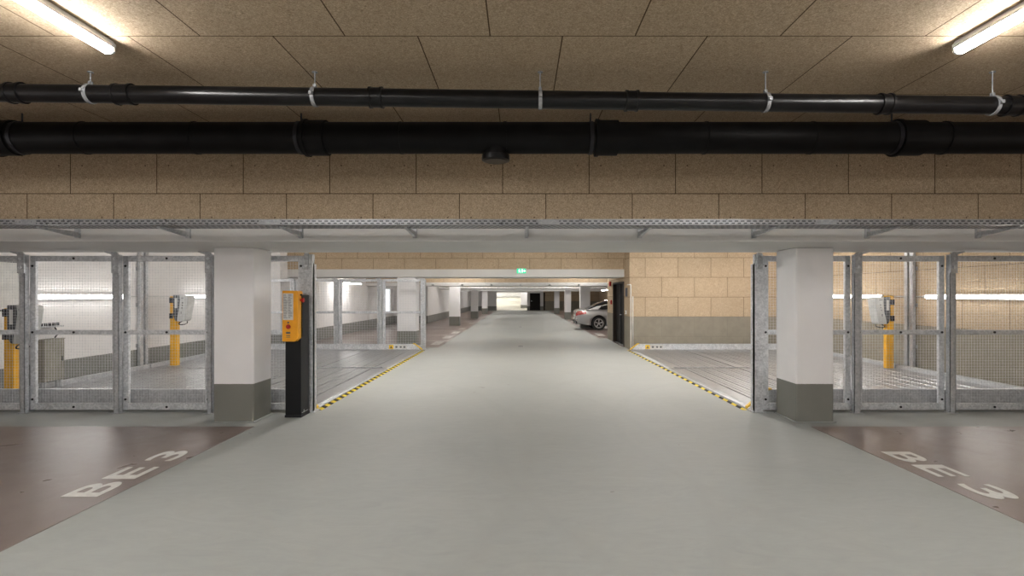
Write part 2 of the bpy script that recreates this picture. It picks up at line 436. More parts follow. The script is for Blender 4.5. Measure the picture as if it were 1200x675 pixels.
# ------------------------------------------------------------------ lamps
def tube_light(loc, L, axis, label, cat='ceiling light', mat='led', group=None, side=None):
    """linear fitting. axis 'y' under a ceiling at loc.z ; side = +1/-1 on a wall at loc.x"""
    t = thing('ceiling_lamp' if side is None else 'wall_lamp', loc, label, cat, group)
    x, y, z = loc
    if side is None:
        hx = .042
        if axis == 'y':
            MB().prism([(x-.03, z), (x+.03, z), (x+hx, z-.03), (x+hx, z-.052), (x-hx, z-.052), (x-hx, z-.03)], 'y', y, y+L).build('housing', M['fixture'], t)
            MB().prism([(x-.038, z-.052), (x+.038, z-.052), (x+.034, z-.078), (x+.018, z-.088), (x-.018, z-.088), (x-.034, z-.078)], 'y', y+.012, y+L-.012).build('diffuser', M[mat], t)
            for a in (y-.004, y+L-.012):
                MB().prism([(x-.045, z-.02), (x+.045, z-.02), (x+.04, z-.075), (x+.02, z-.09), (x-.02, z-.09), (x-.04, z-.075)], 'y', a, a+.016).build('end_cap', M['fixture'], t)
    else:
        s = side
        MB().prism([(x, z-.03), (x, z+.03), (x+s*.058, z+.044), (x+s*.058, z-.044)], 'y', y, y+L).build('housing', M['fixture'], t)
        MB().prism([(x+s*.058, z-.036), (x+s*.058, z+.036), (x+s*.074, z+.032), (x+s*.085, z+.018), (x+s*.085, z-.018), (x+s*.074, z-.032)], 'y', y+.012, y+L-.012).build('diffuser', M[mat], t)
        for a in (y-.05, y+L-.012):
            MB().prism([(x, z-.03), (x, z+.03), (x+s*.08, z+.03), (x+s*.09, z), (x+s*.08, z-.03)], 'y', a, a+.062).build('end_cap', M['fixture'], t)
    return t
CZ = CEIL
tube_light((-2.90, 2.20, CZ), 1.53, 'y', 'ceiling tube lamp over the brown bay nearer the control pillar')
tube_light((3.09, 2.20, CZ), 1.53, 'y', 'ceiling tube lamp over the brown bay away from the control pillar')
for sx, nm in ((-2.9, 'left'), (3.09, 'right')):
    for yy in (-1.6, -3.5, -5.4, -7.3):
        tube_light((sx, yy, CZ), 1.53, 'y', 'ceiling tube lamp behind the camera', group='ceiling tubes behind the camera')  # lamp rows carried on out of view; extra tubes added as fill
    for yy in (9.3, 12.6):
        tube_light((sx*.93, yy, CZ), 1.53, 'y', 'ceiling tube lamp hidden above the front beam', mat='led_mid', group='ceiling tubes between the first beams')
    if sx > 0: tube_light((6.0, 12.9, CZ), 1.53, 'y', 'ceiling tube lamp hidden above the platform by the tan wall', mat='led_mid')  # unseen tube added to brighten the tan back wall
    for yy in (20.4, 23.3, 27.0, 32.6, 39.6, 43.0, 51.0):
        tube_light((sx*.93, yy, CZ), 1.53, 'y', 'ceiling tube lamp between the far beams', mat='led_coffer', group='ceiling tubes between the far beams')  # coffer rows
tube_light((XL+.002, 9.13, 1.625), 2.25, 'y', 'bright wall tube lamp above the beige cabinet on the white wall', 'wall light', 'led_wall', side=1)
tube_light((XL+.002, 13.3, 1.625), 2.25, 'y', 'bright wall tube lamp deeper along the white wall past the charger', 'wall light', 'led_wall', side=1)
tube_light((XR, 8.9, 1.625), 2.25, 'y', 'bright wall tube lamp on the tan wall nearest the camera', 'wall light', 'led_wall', side=-1)
tube_light((XR, 12.5, 1.625), 2.15, 'y', 'bright wall tube lamp on the tan wall behind the charger', 'wall light', 'led_wall', side=-1)
for yy in (-5.0, .6):  # unseen wall tubes added to lighten the ceiling and column sides
    tube_light((XL+.002, yy, 1.625), 2.25, 'y', 'wall tube lamp beside the camera', 'wall light', 'led_wall', 'wall tubes beside the camera', side=1)
    tube_light((XR-.002, yy, 1.625), 2.25, 'y', 'wall tube lamp beside the camera', 'wall light', 'led_wall', 'wall tubes beside the camera', side=-1)
tube_light((-6.9, 20.5, 2.21), 2.3, 'y', 'tube lamp glowing behind the far mesh gates', 'ceiling light', 'led_far')
structure('trim_4', MB().box(-6.92, -6.88, 20.8, 20.84, 2.21, CEIL).box(-6.92, -6.88, 22.5, 22.54, 2.21, CEIL), M['galv'])
tube_light((5.0, 30.2, 2.02), 2.2, 'y', 'tube lamp glowing beyond the roof of the silver car', 'ceiling light', 'led_far')
structure('trim_5', MB().box(4.98, 5.02, 30.6, 30.64, 2.02, CEIL).box(4.98, 5.02, 32.0, 32.04, 2.02, CEIL), M['galv'])
for xx, yy in ((-4.5, YE+5), (-1.6, YE+7), (1.3, YE+1.2), (-4.5, YE+12), (-1.6, YE+12), (-4.5, YE+18), (-1.0, YE+18)):
    tube_light((xx, yy, CEIL-.002), 2.4, 'y', 'tube lamp above the far ramp', mat='led', group='tubes above the ramp')  # ramp lighting out of view; some tubes added for the column and back wall

# ------------------------------------------------------------------ pipes under the ceiling
PY, PR = 4.235, .070
zc = lambda x: 1.567+EYE - .0128*(x-.0)        # falls gently to the right
pipe = thing('drain_pipe', (0, PY, zc(0)), 'slim black drain pipe hung in front under the board ceiling', 'pipe')
MB().tube((-8.49, PY, zc(-8.49)), (8.59, PY, zc(8.59)), PR, 32).build('pipe_run', M['blackpipe'], pipe)
ax = Vector((1, 0, -.0128)).normalized()
for px_, w in ((146, .12), (441, .09), (740, .085), (1036, .075), (1185, .1), (20, .09)):
    x = X(px_, PY); m = MB()
    m.ring((x, PY, zc(x)), ax, PR-.002, .010, w, 32)
    m.ring((x-w/2, PY, zc(x)), ax, PR-.002, .016, .018, 32); m.ring((x+w/2, PY, zc(x)), ax, PR-.002, .016, .018, 32)
    m.build('coupling', M['blackpipe'], pipe)
hl = ['pipe hanger on the slim pipe below the lamp by the control pillar side', 'pipe hanger on the slim pipe second from the bay lettered near to far',
      'pipe hanger on the slim pipe straight above the lane', 'pipe hanger on the slim pipe between lane and far tube lamp', 'pipe hanger on the slim pipe at the end furthest from the control pillar']
for px_, lb in zip((106, 369, 633, 897, 1163), hl):
    x = X(px_, PY); z = zc(x)
    h = thing('pipe_hanger', (x, PY, CEIL), lb, 'pipe hanger', 'hangers of the slim pipe')
    MB().tube((x, PY, z+PR+.004), (x, PY, CEIL), .005, 10).tube((x, PY, CEIL-.006), (x, PY, CEIL), .022, 14).build('threaded_rod', M['hanger'], h)
    m = MB().ring((x, PY, z), (1, 0, 0), PR+.0015, .006, .028, 32)
    m.box(x-.012, x+.012, PY-.012, PY+.012, z+PR+.004, z+PR+.03)
    for s in (-1, 1):
        m.box(x-.012, x+.012, PY+s*(PR+.004), PY+s*(PR+.03), z-.012, z+.012)
    m.build('clamp_ring', M['hanger'], h)

BYP, BR = 5.2, .152
zb = lambda x: EYE + 1.545
big = thing('sewer_pipe', (0, BYP, zb(0)), 'thick black sewer pipe running along the boarded beam', 'pipe')
MB().tube((-8.49, BYP, zb(0)), (8.59, BYP, zb(0)), BR, 40).build('pipe_run', M['blackpipe_matt'], big)
for px_, w, t in ((8, .20, .018), (100, .02, .006), (230, .025, .006), (372, .20, .018), (470, .02, .004), (592, .03, .006), (711, .20, .018), (826, .02, .006), (950, .025, .005), (1064, .24, .018), (1105, .03, .008)):
    x = X(px_, BYP); m = MB().ring((x, BYP, zb(0)), (1, 0, 0), BR-.002, t+.002, w, 40)
    if w > .1:
        m.ring((x-w/2, BYP, zb(0)), (1, 0, 0), BR-.002, t+.012, .03, 40)
    m.build('socket' if w > .1 else 'pipe_seam', M['blackpipe_matt'], big)
x = X(581, BYP)
MB().tube((x, BYP, zb(0)-.10), (x, BYP, zb(0)-.205), .115, 28).build('cleanout_stub', M['blackpipe_matt'], big)
MB().tube((x, BYP, zb(0)-.172), (x, BYP, zb(0)-.222), .137, 28).tube((x, BYP, zb(0)-.222), (x, BYP, zb(0)-.232), .137, 28, .11).build('cleanout_cap', M['blackpipe'], big)
for i, px_ in enumerate((372, 711, 1064, 45)):
    x = X(px_, BYP) - .16
    h = thing('pipe_strap', (x, BYP, CEIL), ['dark strap holding the thick pipe near its socket by the control pillar side', 'dark strap holding the thick pipe over the lane', 'dark strap holding the thick pipe on the side of the silver car', 'dark strap holding the thick pipe beside the outermost socket'][i], 'pipe hanger')
    MB().ring((x, BYP, zb(0)), (1, 0, 0), BR+.002, .006, .035, 36).build('clamp_ring', M['bolt'], h)
    MB().tube((x, BYP, zb(0)+BR+.004), (x, BYP, CEIL), .008, 10).build('threaded_rod', M['bolt'], h)

# ------------------------------------------------------------------ cable tray on cantilever arms
TZ = 2.390; TY0, TY1 = 5.53, 5.85
tray = thing('cable_tray', (0, TY0, TZ), 'perforated zinc cable tray running along the front beam', 'cable tray')
m = MB().box(-8.48, 8.58, TY0, TY1, TZ, TZ+.002).box(-8.48, 8.58, TY0, TY0+.002, TZ, TZ+.060).box(-8.48, 8.58, TY1-.002, TY1, TZ, TZ+.060)
m.box(-8.48, 8.58, TY0-.004, TY0+.008, TZ+.057, TZ+.061).box(-8.48, 8.58, TY1-.008, TY1+.004, TZ+.057, TZ+.061)
m.build('tray_channel', M['tray'], tray)
sl = MB()
x = -8.45; k = 0
while x < 8.5:
    sl.box(x, x+.038, TY0-.0012, TY0+.0008, TZ+.035, TZ+.046)
    sl.box(x+.032, x+.066, TY0-.0012, TY0+.0008, TZ+.011, TZ+.022)
    for j, yy in enumerate((TY0+.05, TY0+.13, TY0+.21, TY0+.28)):
        o = .032 if j % 2 else 0
        sl.box(x+o, x+o+.034, yy-.006, yy+.006, TZ-.0012, TZ+.0008)
    x += .064; k += 1
sl.build('slot_rows', M['slot'], tray)
for px_ in (316, 643, 968, 30):
    x = X(px_, TY0)
    MB().box(x-.11, x+.11, TY0-.004, TY0-.001, TZ+.004, TZ+.056).tube((x-.06, TY0-.012, TZ+.03), (x-.06, TY0-.003, TZ+.03), .008, 8).tube((x+.06, TY0-.012, TZ+.03), (x+.06, TY0-.003, TZ+.03), .008, 8).build('splice_plate', M['hanger'], tray)
arml = ['first', 'second', 'third', 'fourth', 'fifth', 'sixth', 'seventh', 'eighth', 'ninth']
for i, px_ in enumerate((90, 220, 352, 486, 617, 750, 884, 1017, 1147)):
    x = X(px_, 6.12)
    a = thing('cantilever_bracket', (x, 6.12, TZ-.05), 'steel arm under the cable tray, %s counted from the control pillar side' % arml[i], 'bracket', 'brackets of the cable tray')
    MB().prism([(6.15, TZ-.002), (5.62, TZ-.002), (5.62, TZ-.018), (6.15, TZ-.065)], 'x', x-.016, x+.016).build('arm', M['galv_dark'], a)
    MB().box(x-.022, x+.022, 6.112, 6.151, TZ-.075, TZ+.07).build('back_plate', M['galv_dark'], a)
    MB().tube((x, 6.10, TZ+.045), (x, 6.12, TZ+.045), .010, 8).build('bolt', M['galv_lite'], a)

# ------------------------------------------------------------------ sliding mesh gates
GZ0, GZ1, GZM = .03, 2.215, 1.13
def make_leaf(loc, w, label, detail=True, h=GZ1, group='sliding mesh gate leaves'):
    t = thing('mesh_gate', loc, label, 'gate', group)
    x0, y0, _ = loc; x1 = x0+w; D = .045
    f = MB()
    f.box(x0, x0+.080, y0, y0+D, GZ0, h); f.box(x1-.080, x1, y0, y0+D, GZ0, h)
    f.box(x0+.080, x1-.080, y0, y0+D, h-.080, h); f.box(x0+.080, x1-.080, y0, y0+D, GZ0, GZ0+.095)
    f.build('frame', M['galv'], t, bevel=.004)
    MB().box(x0+.078, x1-.078, y0+.004, y0+D-.006, GZM-.032, GZM+.032).build('mid_rail', M['galv'], t, bevel=.004)
    wr = MB(); p = .040 if detail else .075; r = .0009 if detail else .0016; yy = y0+D*.62
    def wbox(a0, a1, b0, b1, c0, c1):
        wr.box(a0, a1, b0, b1, c0, c1)
    nx = int((w-.16)/p); nz = int((h-GZ0-.17)/p)
    for i in range(1, nx):
        xx = x0+.08+(w-.16)*i/nx; wbox(xx-r, xx+r, yy-r, yy+r, GZ0+.08, h-.07)
    for i in range(1, nz):
        zz = GZ0+.09+(h-GZ0-.17)*i/nz; wbox(x0+.07, x1-.07, yy+r, yy+3*r, zz-r, zz+r)
    wr.build('wire_mesh', M['wire'], t)
    xm = (x0+x1)/2; a, b = x0+.038, x1-.038
    if detail:
        for bx_, bz in ((xm, h-.038), (a, h-.145), (b, h-.145), (a, GZM), (xm, GZM), (b, GZM), (a, GZ0+.15), (b, GZ0+.15), (xm, GZ0+.042)):
            MB().tube((bx_, y0-.008, bz), (bx_, y0+.002, bz), .016, 12).build('bolt', M['bolt'], t)
    return t
GD = 7.50
lw = 1.245
def at(px): return X(px, GD)
g_lab = [(at(-74), 'mesh gate leaf at the outer end, dark charger right behind it'),
         (at(35), 'mesh gate leaf in front of the beige cabinet'),
         (at(144), 'mesh gate leaf beside the white column, yellow charging post seen through it'),
         (at(253), 'mesh gate leaf half hidden by white column and black control pillar'),
         (at(894), 'mesh gate leaf half hidden by the white column next to the pallet with tan wall'),
         (at(1004), 'mesh gate leaf with yellow charging post and tan boards behind'),
         (at(1114), 'mesh gate leaf with a long wall tube lamp on tan boards behind')]
for x, lb in g_lab: make_leaf((x, GD, 0), lw, lb)
def gate_post(x0, x1, y, h, label, hook=1, base=True):
    t = thing('gate_post', ((x0+x1)/2, y, 0), label, 'gate post', 'posts of the mesh gates')
    m = MB().box(x0, x1, y, y+.006, 0, h).box(x0, x0+.006, y, y+.07, 0, h).box(x1-.006, x1, y, y+.07, 0, h)
    m.build('channel', M['galv_dark'], t)
    if base: MB().box(x0-.03, x1+.03, y-.02, y+.10, 0, .010).build('base_plate', M['galv_dark'], t)
    xm = (x0+x1)/2
    k = MB().prism([(xm-.05*hook, h-.26), (xm+.05*hook, h-.26), (xm+.05*hook, h), (xm+.02*hook, h+.035), (xm-.15*hook, h+.045), (xm-.15*hook, h+.03), (xm-.05*hook, h)], 'y', y-.028, y-.002)
    k.build('roller_bracket', M['galv_dark'], t, bevel=.004)
    for dz in (-.06, -.18):
        MB().tube((xm, y-.040, h+dz), (xm, y-.026, h+dz), .020, 12).build('roller_bolt', M['galv_lite'], t)
    return t
HP = 2.225
gate_post(at(29.5), at(35.5), GD-.085, HP, 'slim gate post between the outermost leaf and the cabinet leaf')
gate_post(at(138.5), at(144.5), GD-.085, HP, 'slim gate post between the cabinet leaf and the charger leaf')
gate_post(at(247), at(252), GD-.085, HP, 'slim gate post right against the white column with the pillar')
gate_post(at(997), at(1004), GD-.085, HP, 'slim gate post beside the white column opposite the control pillar', -1)
gate_post(at(1107.5), at(1114), GD-.085, HP, 'slim gate post between the two leaves before tan boards', -1)
# stout end posts next to the platforms
for px0, px1, s, lb in ((356.5, 367, 1, 'stout galvanised end post behind the black control pillar'), (884, 893.6, -1, 'stout galvanised end post at the platform by the tan wall')):
    x0, x1 = at(px0), at(px1)
    t = thing('gate_end_post', ((x0+x1)/2, GD, 0), lb, 'gate post')
    MB().box(x0, x1, GD-.02, GD+.055, 0, 2.235).build('profile', M['galv'], t, bevel=.006)
    xi = x1 if s > 0 else x0
    MB().box(xi-.045*s, xi, GD-.026, GD+.12, 0, 2.10).build('guide_flange', M['galv_lite'], t)
    MB().prism([(x0+.02, 2.02), (x1-.05*s if s > 0 else x1-.02, 2.02), (x1-.05*s if s > 0 else x1-.02, 2.255), (x0+.02, 2.255)], 'y', GD-.05, GD-.021).build('roller_bracket', M['galv_dark'], t, bevel=.004)
    for dz in (2.20, 2.07): MB().tube(((x0+x1)/2-.02*s, GD-.062, dz), ((x0+x1)/2-.02*s, GD-.048, dz), .018, 12).build('roller_bolt', M['galv_lite'], t)
    MB().box(x0-.04, x1+.04, GD-.05, GD+.15, 0, .012).build('base_plate', M['galv_dark'], t)
# far gates at the end of the platforms by the lane
FD = 16.25
def fx(px): return X(px, FD)
fl_ = [(fx(448.5), 'far mesh gate leaf next to the lane, white column behind it'), (fx(397.5), 'far mesh gate leaf with the glowing tube lamp behind it'),
       (fx(346.5), 'far mesh gate leaf just beyond the stout end post'), (fx(295.5), 'far mesh gate leaf seen past the yellow control box')]
for x, lb in fl_: make_leaf((x, FD, 0), 1.24, lb, False, h=2.15, group='far mesh gate leaves')
for px_, lb in ((495.5, 'far gate post standing at the lane edge'), (444.5, 'far gate post between lane leaf and lamp leaf'), (393.5, 'far gate post beside the lamp leaf, second from the lane')
                , (342.5, 'far gate post seen right of the yellow control box')):
    gate_post(fx(px_), fx(px_+4.0), FD-.085, 2.13, lb)

# ------------------------------------------------------------------ parking platforms
def platform(xin, xout, y0, y1, label, near_wall, far_wall, dz=0.0, sticker=False):
    s = 1 if xout > xin else -1
    t = thing('parking_platform', (xin, (y0+y1)/2, 0), label, 'parking platform')
    # deck profile along x (from the lane outwards)
    prof = [(0, -.035), (.015, .004), (.045, .024), (.08, .030), (.29, .030)]
    u = .30; i = 0; L = abs(xout-xin)
    while u < L-.35:
        w = .30
        if i == 4: prof += [(u, .03), (u+.002, -.02), (u+.045, -.02), (u+.047, .03)]
        else: prof += [(u, .030), (u+.004, .000), (u+.026, .000), (u+.030, .030), (u+.10, .030), (u+.108, .040), (u+.122, .040), (u+.130, .030), (u+.20, .030), (u+.203, .014), (u+.212, .014), (u+.215, .030)]
        u += w; i += 1
    prof += [(L, .030)]
    m = MB(); n = len(prof)
    top = [(xin+s*a, y0, b) for a, b in prof] + [(xin+s*a, y1, b) for a, b in prof]
    m.poly(top, [(k, k+1, n+k+1, n+k) for k in range(n-1)])
    m.box(xin+s*.02, xout, y0, y1, -.10, -.05)
    m.build('deck', M['deck'], t)
    MB().tube((xin+s*.012, y0, -.012), (xin+s*.012, y1, -.012), .022, 12).build('front_lip', M['galv_dark'], t)
    xe = xout
    MB().box(xe-s*.10, xe, y0, y1, -.05, .115).build('rear_beam', M['galv_dark'], t, bevel=.006)
    for flag, ya, yb, hh in ((near_wall, y0-.03, y0, .28), (far_wall, y1, y1+.03, .185)):
        if not flag: continue
        r = hh-.035
        MB().prism([(xin+s*.02, -.08), (xin+s*.02, .0), (xin+s*.045, .03), (xin+s*(.045+r*.9), hh), (xout, hh), (xout, -.08)], 'y', ya, yb).build('side_wall', M['galv_dark'] if flag == near_wall and ya < y0 else M['galv'], t)  # near wall takes the darker steel to paint in its shaded outer face
        MB().box(xin+s*(.06+r*.9), xout, ya-.012, yb+.012, hh, hh+.012).build('top_flange', M['galv'], t)
        a0, b0 = xin-s*.040, .018; a1, b1 = xin+s*(.05+r*.9), hh+.004
        MB().prism([(a0, b0-.01), (a0, b0+.022), (a1, b1+.022), (a1+s*.05, b1+.022), (a1+s*.05, b1), (a1, b1-.006)], 'y', ya-.016, yb+.016).build('yellow_end', M['safety'], t)
    for xx in (xin+s*.5, xout-s*.5):
        for yy in (y0+.3, y1-.4):
            MB().box(xx-.06, xx+.06, yy, yy+.12, -.5, -.10).build('support_leg', M['galv_dark'], t)
    if not near_wall:
        MB().box(xin+s*.10, xin+s*1.75, y0+.0, y0+.03, .03, .048).build('edge_bar', M['galv_lite'], t)
    if sticker:
        w0, w1 = (xin+s*.42, xin+s*.96)
        lo, hi = min(w0, w1), max(w0, w1); yy = y1-.002; z0, z1 = .045, .165
        k = MB().box(lo, hi, yy-.002, yy, z0, z1); lab = k.build('warning_label', M['white_sheet'], t)
        MB().box(lo, lo+.135, yy-.004, yy-.002, z0, z1).build('label_yellow', M['safety'], lab)
        MB().prism([(lo+.03, z0+.025), (lo+.105, z0+.025), (lo+.0675, z1-.025)], 'y', yy-.006, yy-.004).build('triangle', M['ink'], lab)
        for q in (.20, .33, .44):
            MB().box(lo+q, lo+q+.05, yy-.004, yy-.002, z0+.03, z1-.035).box(lo+q-.02, lo+q+.07, yy-.004, yy-.002, z0+.05, z0+.062).build('pictogram', M['inkpale'], lab)
    return t
PA, PB, PC, PD = 7.72, 11.78, 11.83, 15.88
platform(-2.99, -8.36, PA, PB, 'corrugated steel car platform just behind the black control pillar', True, False)
platform(-2.99, -8.36, PC, PD, 'corrugated steel car platform in front of the far mesh gates', False, True, sticker=True)
platform(3.325, 8.46, PA, PB, 'corrugated steel car platform behind the column opposite the control pillar', True, False)
platform(3.325, 8.46, PC, PD, 'corrugated steel car platform below the tan board wall', False, True, sticker=True)
tag(MB().box(-2.95, -2.86, 7.62, 15.9, 0, .003).build('hazard_tape', M['hazard_a']), 'yellow and black striped floor tape beside the control pillar', 'floor tape')
tag(MB().box(3.20, 3.265, 7.62, 15.9, 0, .003).build('hazard_tape', M['hazard_b']), 'yellow and black striped floor tape on the tan wall side', 'floor tape')

# ------------------------------------------------------------------ control pillar
cp = thing('control_pillar', (-3.08, 7.3, 0), 'black control pillar with yellow operating box standing by the lane', 'control pillar')
MB().box(-3.185, -2.972, 7.16, 7.44, .0, 1.66).build('pillar_cover', M['black'], cp, bevel=.008)
MB().box(-3.19, -2.967, 7.155, 7.445, 0, .035).build('foot_plate', M['bolt'], cp)
ob = MB().prism([(-3.185, 1.035), (-3.015, 1.035), (-2.972, 1.075), (-2.972, 1.70), (-2.985, 1.715), (-3.185, 1.715)], 'y', 7.065, 7.22).build('operating_box', M['orange'], cp, bevel=.008)
ls = MB().box(-3.172, -3.035, 7.061, 7.066, 1.325, 1.68).build('instruction_sheet', M['white_sheet'], ob)
tx = MB(); random.seed(3)
for i in range(19):
    z = 1.665-i*.017
    for (a, b) in ((-3.165, -3.107), (-3.101, -3.043)):
        tx.box(a, a+(b-a)*random.uniform(.45, 1), 7.0595, 7.0615, z-.006, z)
tx.build('printed_lines', M['inkpale'], ob)
MB().tube((-3.100, 7.066, 1.235), (-3.100, 7.056, 1.235), .030, 18).tube((-3.10, 7.056, 1.235), (-3.10, 7.040, 1.235), .021, 18).build('push_button', M['red'], ob)
MB().tube((-3.100, 7.066, 1.29), (-3.100, 7.055, 1.29), .012, 12).build('key_switch', M['ink'], ob)
MB().box(-3.13, -3.075, 7.061, 7.066, 1.140, 1.165).box(-3.128, -3.078, 7.061, 7.066, 1.112, 1.122).box(-3.13, -3.076, 7.061, 7.066, 1.092, 1.099).build('type_plate', M['ink'], ob)
MB().tube((-2.972, 7.14, 1.59), (-2.945, 7.14, 1.59), .014, 14).tube((-2.945, 7.14, 1.59), (-2.922, 7.14, 1.59), .030, 18).build('emergency_stop', M['red'], ob)
MB().tube((-2.972, 7.14, 1.66), (-2.950, 7.14, 1.66), .012, 12).build('small_knob', M['black'], ob)
MB().box(-2.973, -2.970, 7.19, 7.40, .055, .062).box(-2.973, -2.970, 7.25, 7.27, .05, .09).build('cover_screws', M['galv_lite'], cp)

# ------------------------------------------------------------------ charging posts
def charger(x, y, s, label, ptop, body_top):
    """s: direction in which the charger faces (+1 towards +x)"""
    t = thing('charging_post', (x, y, .0408), label, 'charging post', 'yellow charging posts')
    MB().box(x-.075, x+.075, y-.06, y+.06, .0408, ptop).build('post', M['yellow'], t, bevel=.006)
    MB().box(x-.11, x+.11, y-.10, y+.10, .0408, .042).build('foot_plate', M['galv'], t)
    a = x+s*.055; zt = body_top
    def P(q): return (a+s*q[0], zt+q[1])
    b = MB().prism([P(q) for q in ((.12, 0), (.32, -.01), (.335, -.07), (.285, -.36), (.25, -.56), (.215, -.60), (.07, -.60))], 'y', y-.13, y+.13).build('charger_shell', M['grey_body'], t, bevel=.012)
    c = MB().prism([P(q) for q in ((-.01, .0), (.13, .0), (.145, -.12), (.12, -.36), (.055, -.60), (.02, -.56), (-.01, -.46))], 'y', y-.137, y+.137).build('charger_back', M['anthracite'], t, bevel=.010)
    mk = MB().box(min(a+s*.03, a+s*.085), max(a+s*.03, a+s*.085), y-.1405, y-.136, zt-.30, zt-.07)
    mk.build('rating_label', M['white_sheet'], c)
    for q, (w, h) in (((.20, -.06), (.07, .018)), ((.205, -.16), (.022, .035)), ((.20, -.22), (.022, .030)), ((.19, -.28), (.022, .028)), ((.17, -.38), (.022, .045))):
        xx = a+s*q[0]; MB().box(xx-w/2, xx+w/2, y-.1325, y-.129, zt+q[1]-h, zt+q[1]).build('print_mark', M['inkpale'], b)
    for q in (.06, .42):
        MB().box(min(x-s*.079, x-s*.06), max(x-s*.079, x-s*.06), y-.085, y+.02, zt-q-.12, zt-q).box(x-s*.03-.03, x-s*.03+.03, y-.075, y-.058, zt-q-.12, zt-q).build('mounting_clip', M['bolt'], t)
    cb = []
    for i in range(13):
        q = i/12*PI
        cb.append((a+s*(.16+.05*math.sin(q*2)), y-.02+.10*math.cos(q*1.5), zt-.58-.10*math.sin(q)))
    MB().path(cb, .011, 8).build('charging_cable', M['black'], t)
    return t
charger(-7.97, 12.2, 1, 'yellow charging post with pale charger seen through the leaf by the white column', 1.63, 1.66)
charger(-8.02, 8.35, 1, 'yellow charging post with dark charger behind the outermost gate leaf', 1.45, 1.50)
charger(8.17, 11.75, -1, 'yellow charging post with pale charger before tan boards', 1.645, 1.62)

# hydraulic cabinet + conduits
hc = thing('hydraulic_cabinet', (-8.17, 9.2, .0408), 'beige grey cabinet on short feet behind the mesh gate', 'cabinet')
MB().box(-8.24, -8.10, 9.0, 9.40, .17, .90).build('cabinet_body', M['beige'], hc, bevel=.01)
MB().box(-8.245, -8.095, 8.99, 9.41, .885, .90).build('cabinet_lid', M['beige'], hc, bevel=.004)
for xx in (-8.205, -8.13):
    for yy in (9.05, 9.36): MB().tube((xx, yy, .0408), (xx, yy, .17), .022, 12).tube((xx, yy, .0408), (xx, yy, .045), .034, 12).build('foot', M['galv_dark'], hc)
MB().box(-8.104, -8.092, 9.34, 9.36, .50, .58).build('latch', M['bolt'], hc)
bd = thing('valve_block', (-8.40, 9.3, 1.09), 'dark row of valves on the white wall above the beige cabinet', 'valve block')
MB().box(-8.497, -8.30, 9.06, 9.62, 1.085, 1.115).build('mounting_rail', M['galv_dark'], bd)
for i in range(6): MB().tube((-8.33, 9.12+i*.08, 1.115), (-8.33, 9.12+i*.08, 1.165), .024, 10).build('valve', M['bolt'], bd)
MB().path([(-8.32, 9.45, 1.085), (-8.28, 9.45, 1.02), (-8.22, 9.40, .97), (-8.17, 9.3, .93), (-8.17, 9.28, .915)], .011, 8).build('hose', M['black'], bd)

def lift_column(x, y, s, label, h=CEIL):
    t = thing('lift_column', (x, y, -.5), label, 'lift column', 'lift columns on the walls')
    for yy in (y-.09, y+.07):
        MB().box(x, x+s*.10, yy, yy+.012, -.5, h).box(x+s*.09, x+s*.10, yy-.04, yy+.05, -.5, h).build('guide_rail', M['galv'], t)
    for zz in (.5, 1.4, 2.2): MB().box(x, x+s*.02, y-.14, y+.14, zz, zz+.08).build('wall_bracket', M['galv_dark'], t)
    return t
lift_column(XL+.002, 11.82, 1, 'steel lift column on the white wall by the middle charging post')
lift_column(XR-.002, 11.6, -1, 'steel lift column on the tan wall behind the charging post', )
lift_column(XL+.002, 8.15, 1, 'steel lift column on the white wall by the outermost gate leaf')
for s, xw, ya, yb, lb in ((1, XL, 11.42, 13.28, 'thin cable conduit linking the wall lamps on the white wall'), (-1, XR, 11.18, 12.48, 'thin cable conduit linking the wall lamps on the tan wall')):
    tag(MB().tube((xw+s*.011, ya, 1.625), (xw+s*.011, yb, 1.625), .011, 8).build('conduit', M['fixture']), lb, 'conduit')
ap = thing('access_panel', (XL, 8.75, 1.5), 'white framed panel on the wall beside the outermost charger', 'wall panel')
MB().box(XL, XL+.02, 8.55, 8.98, 1.42, 2.2).build('panel', M['white_metal'], ap)
MB().box(XL, XL+.03, 8.52, 8.55, 1.39, 2.23).box(XL, XL+.03, 8.98, 9.01, 1.39, 2.23).box(XL, XL+.03, 8.55, 8.98, 1.39, 1.42).box(XL, XL+.03, 8.55, 8.98, 2.2, 2.23).build('panel_frame', M['inkpale'], ap)

# ------------------------------------------------------------------ floor lettering
def glyph(ch, bold=.018):
    cu = bpy.data.curves.new('t', 'FONT'); cu.body = ch; cu.offset = bold; cu.extrude = .002; cu.resolution_u = 6
    o = bpy.data.objects.new('t', cu); C.objects.link(o)
    bpy.context.view_layer.update()
    dg = bpy.context.evaluated_depsgraph_get()
    me = bpy.data.meshes.new_from_object(o.evaluated_get(dg))
    bpy.data.objects.remove(o); bpy.data.curves.remove(cu)
    vs = [v.co.copy() for v in me.vertices]; fs = [tuple(p.vertices) for p in me.polygons]
    bpy.data.meshes.remove(me)
    lo = Vector((min(v.x for v in vs), min(v.y for v in vs))); hi = Vector((max(v.x for v in vs), max(v.y for v in vs)))
    return [((v.x-lo.x)/(hi.x-lo.x), (v.y-lo.y)/(hi.y-lo.y), v.z) for v in vs], fs
GL = {c: glyph(c) for c in 'BE3'}
def lettering(place, label, name='bay_number'):
    t = thing(name, (place[1][3], (place[1][1]+place[1][2])/2, .003), label, 'floor lettering')
    for ch, y0, y1, xb, xt in place:      # y0 glyph left, y1 glyph right, xb baseline, xt cap line
        v, f = GL[ch]
        MB().poly([(xb+(xt-xb)*b, y0+(y1-y0)*a, .0045 + (c+.002)*.4) for a, b, c in v], f).build('digit' if ch == '3' else 'letter', M['marking'], t)
    return t
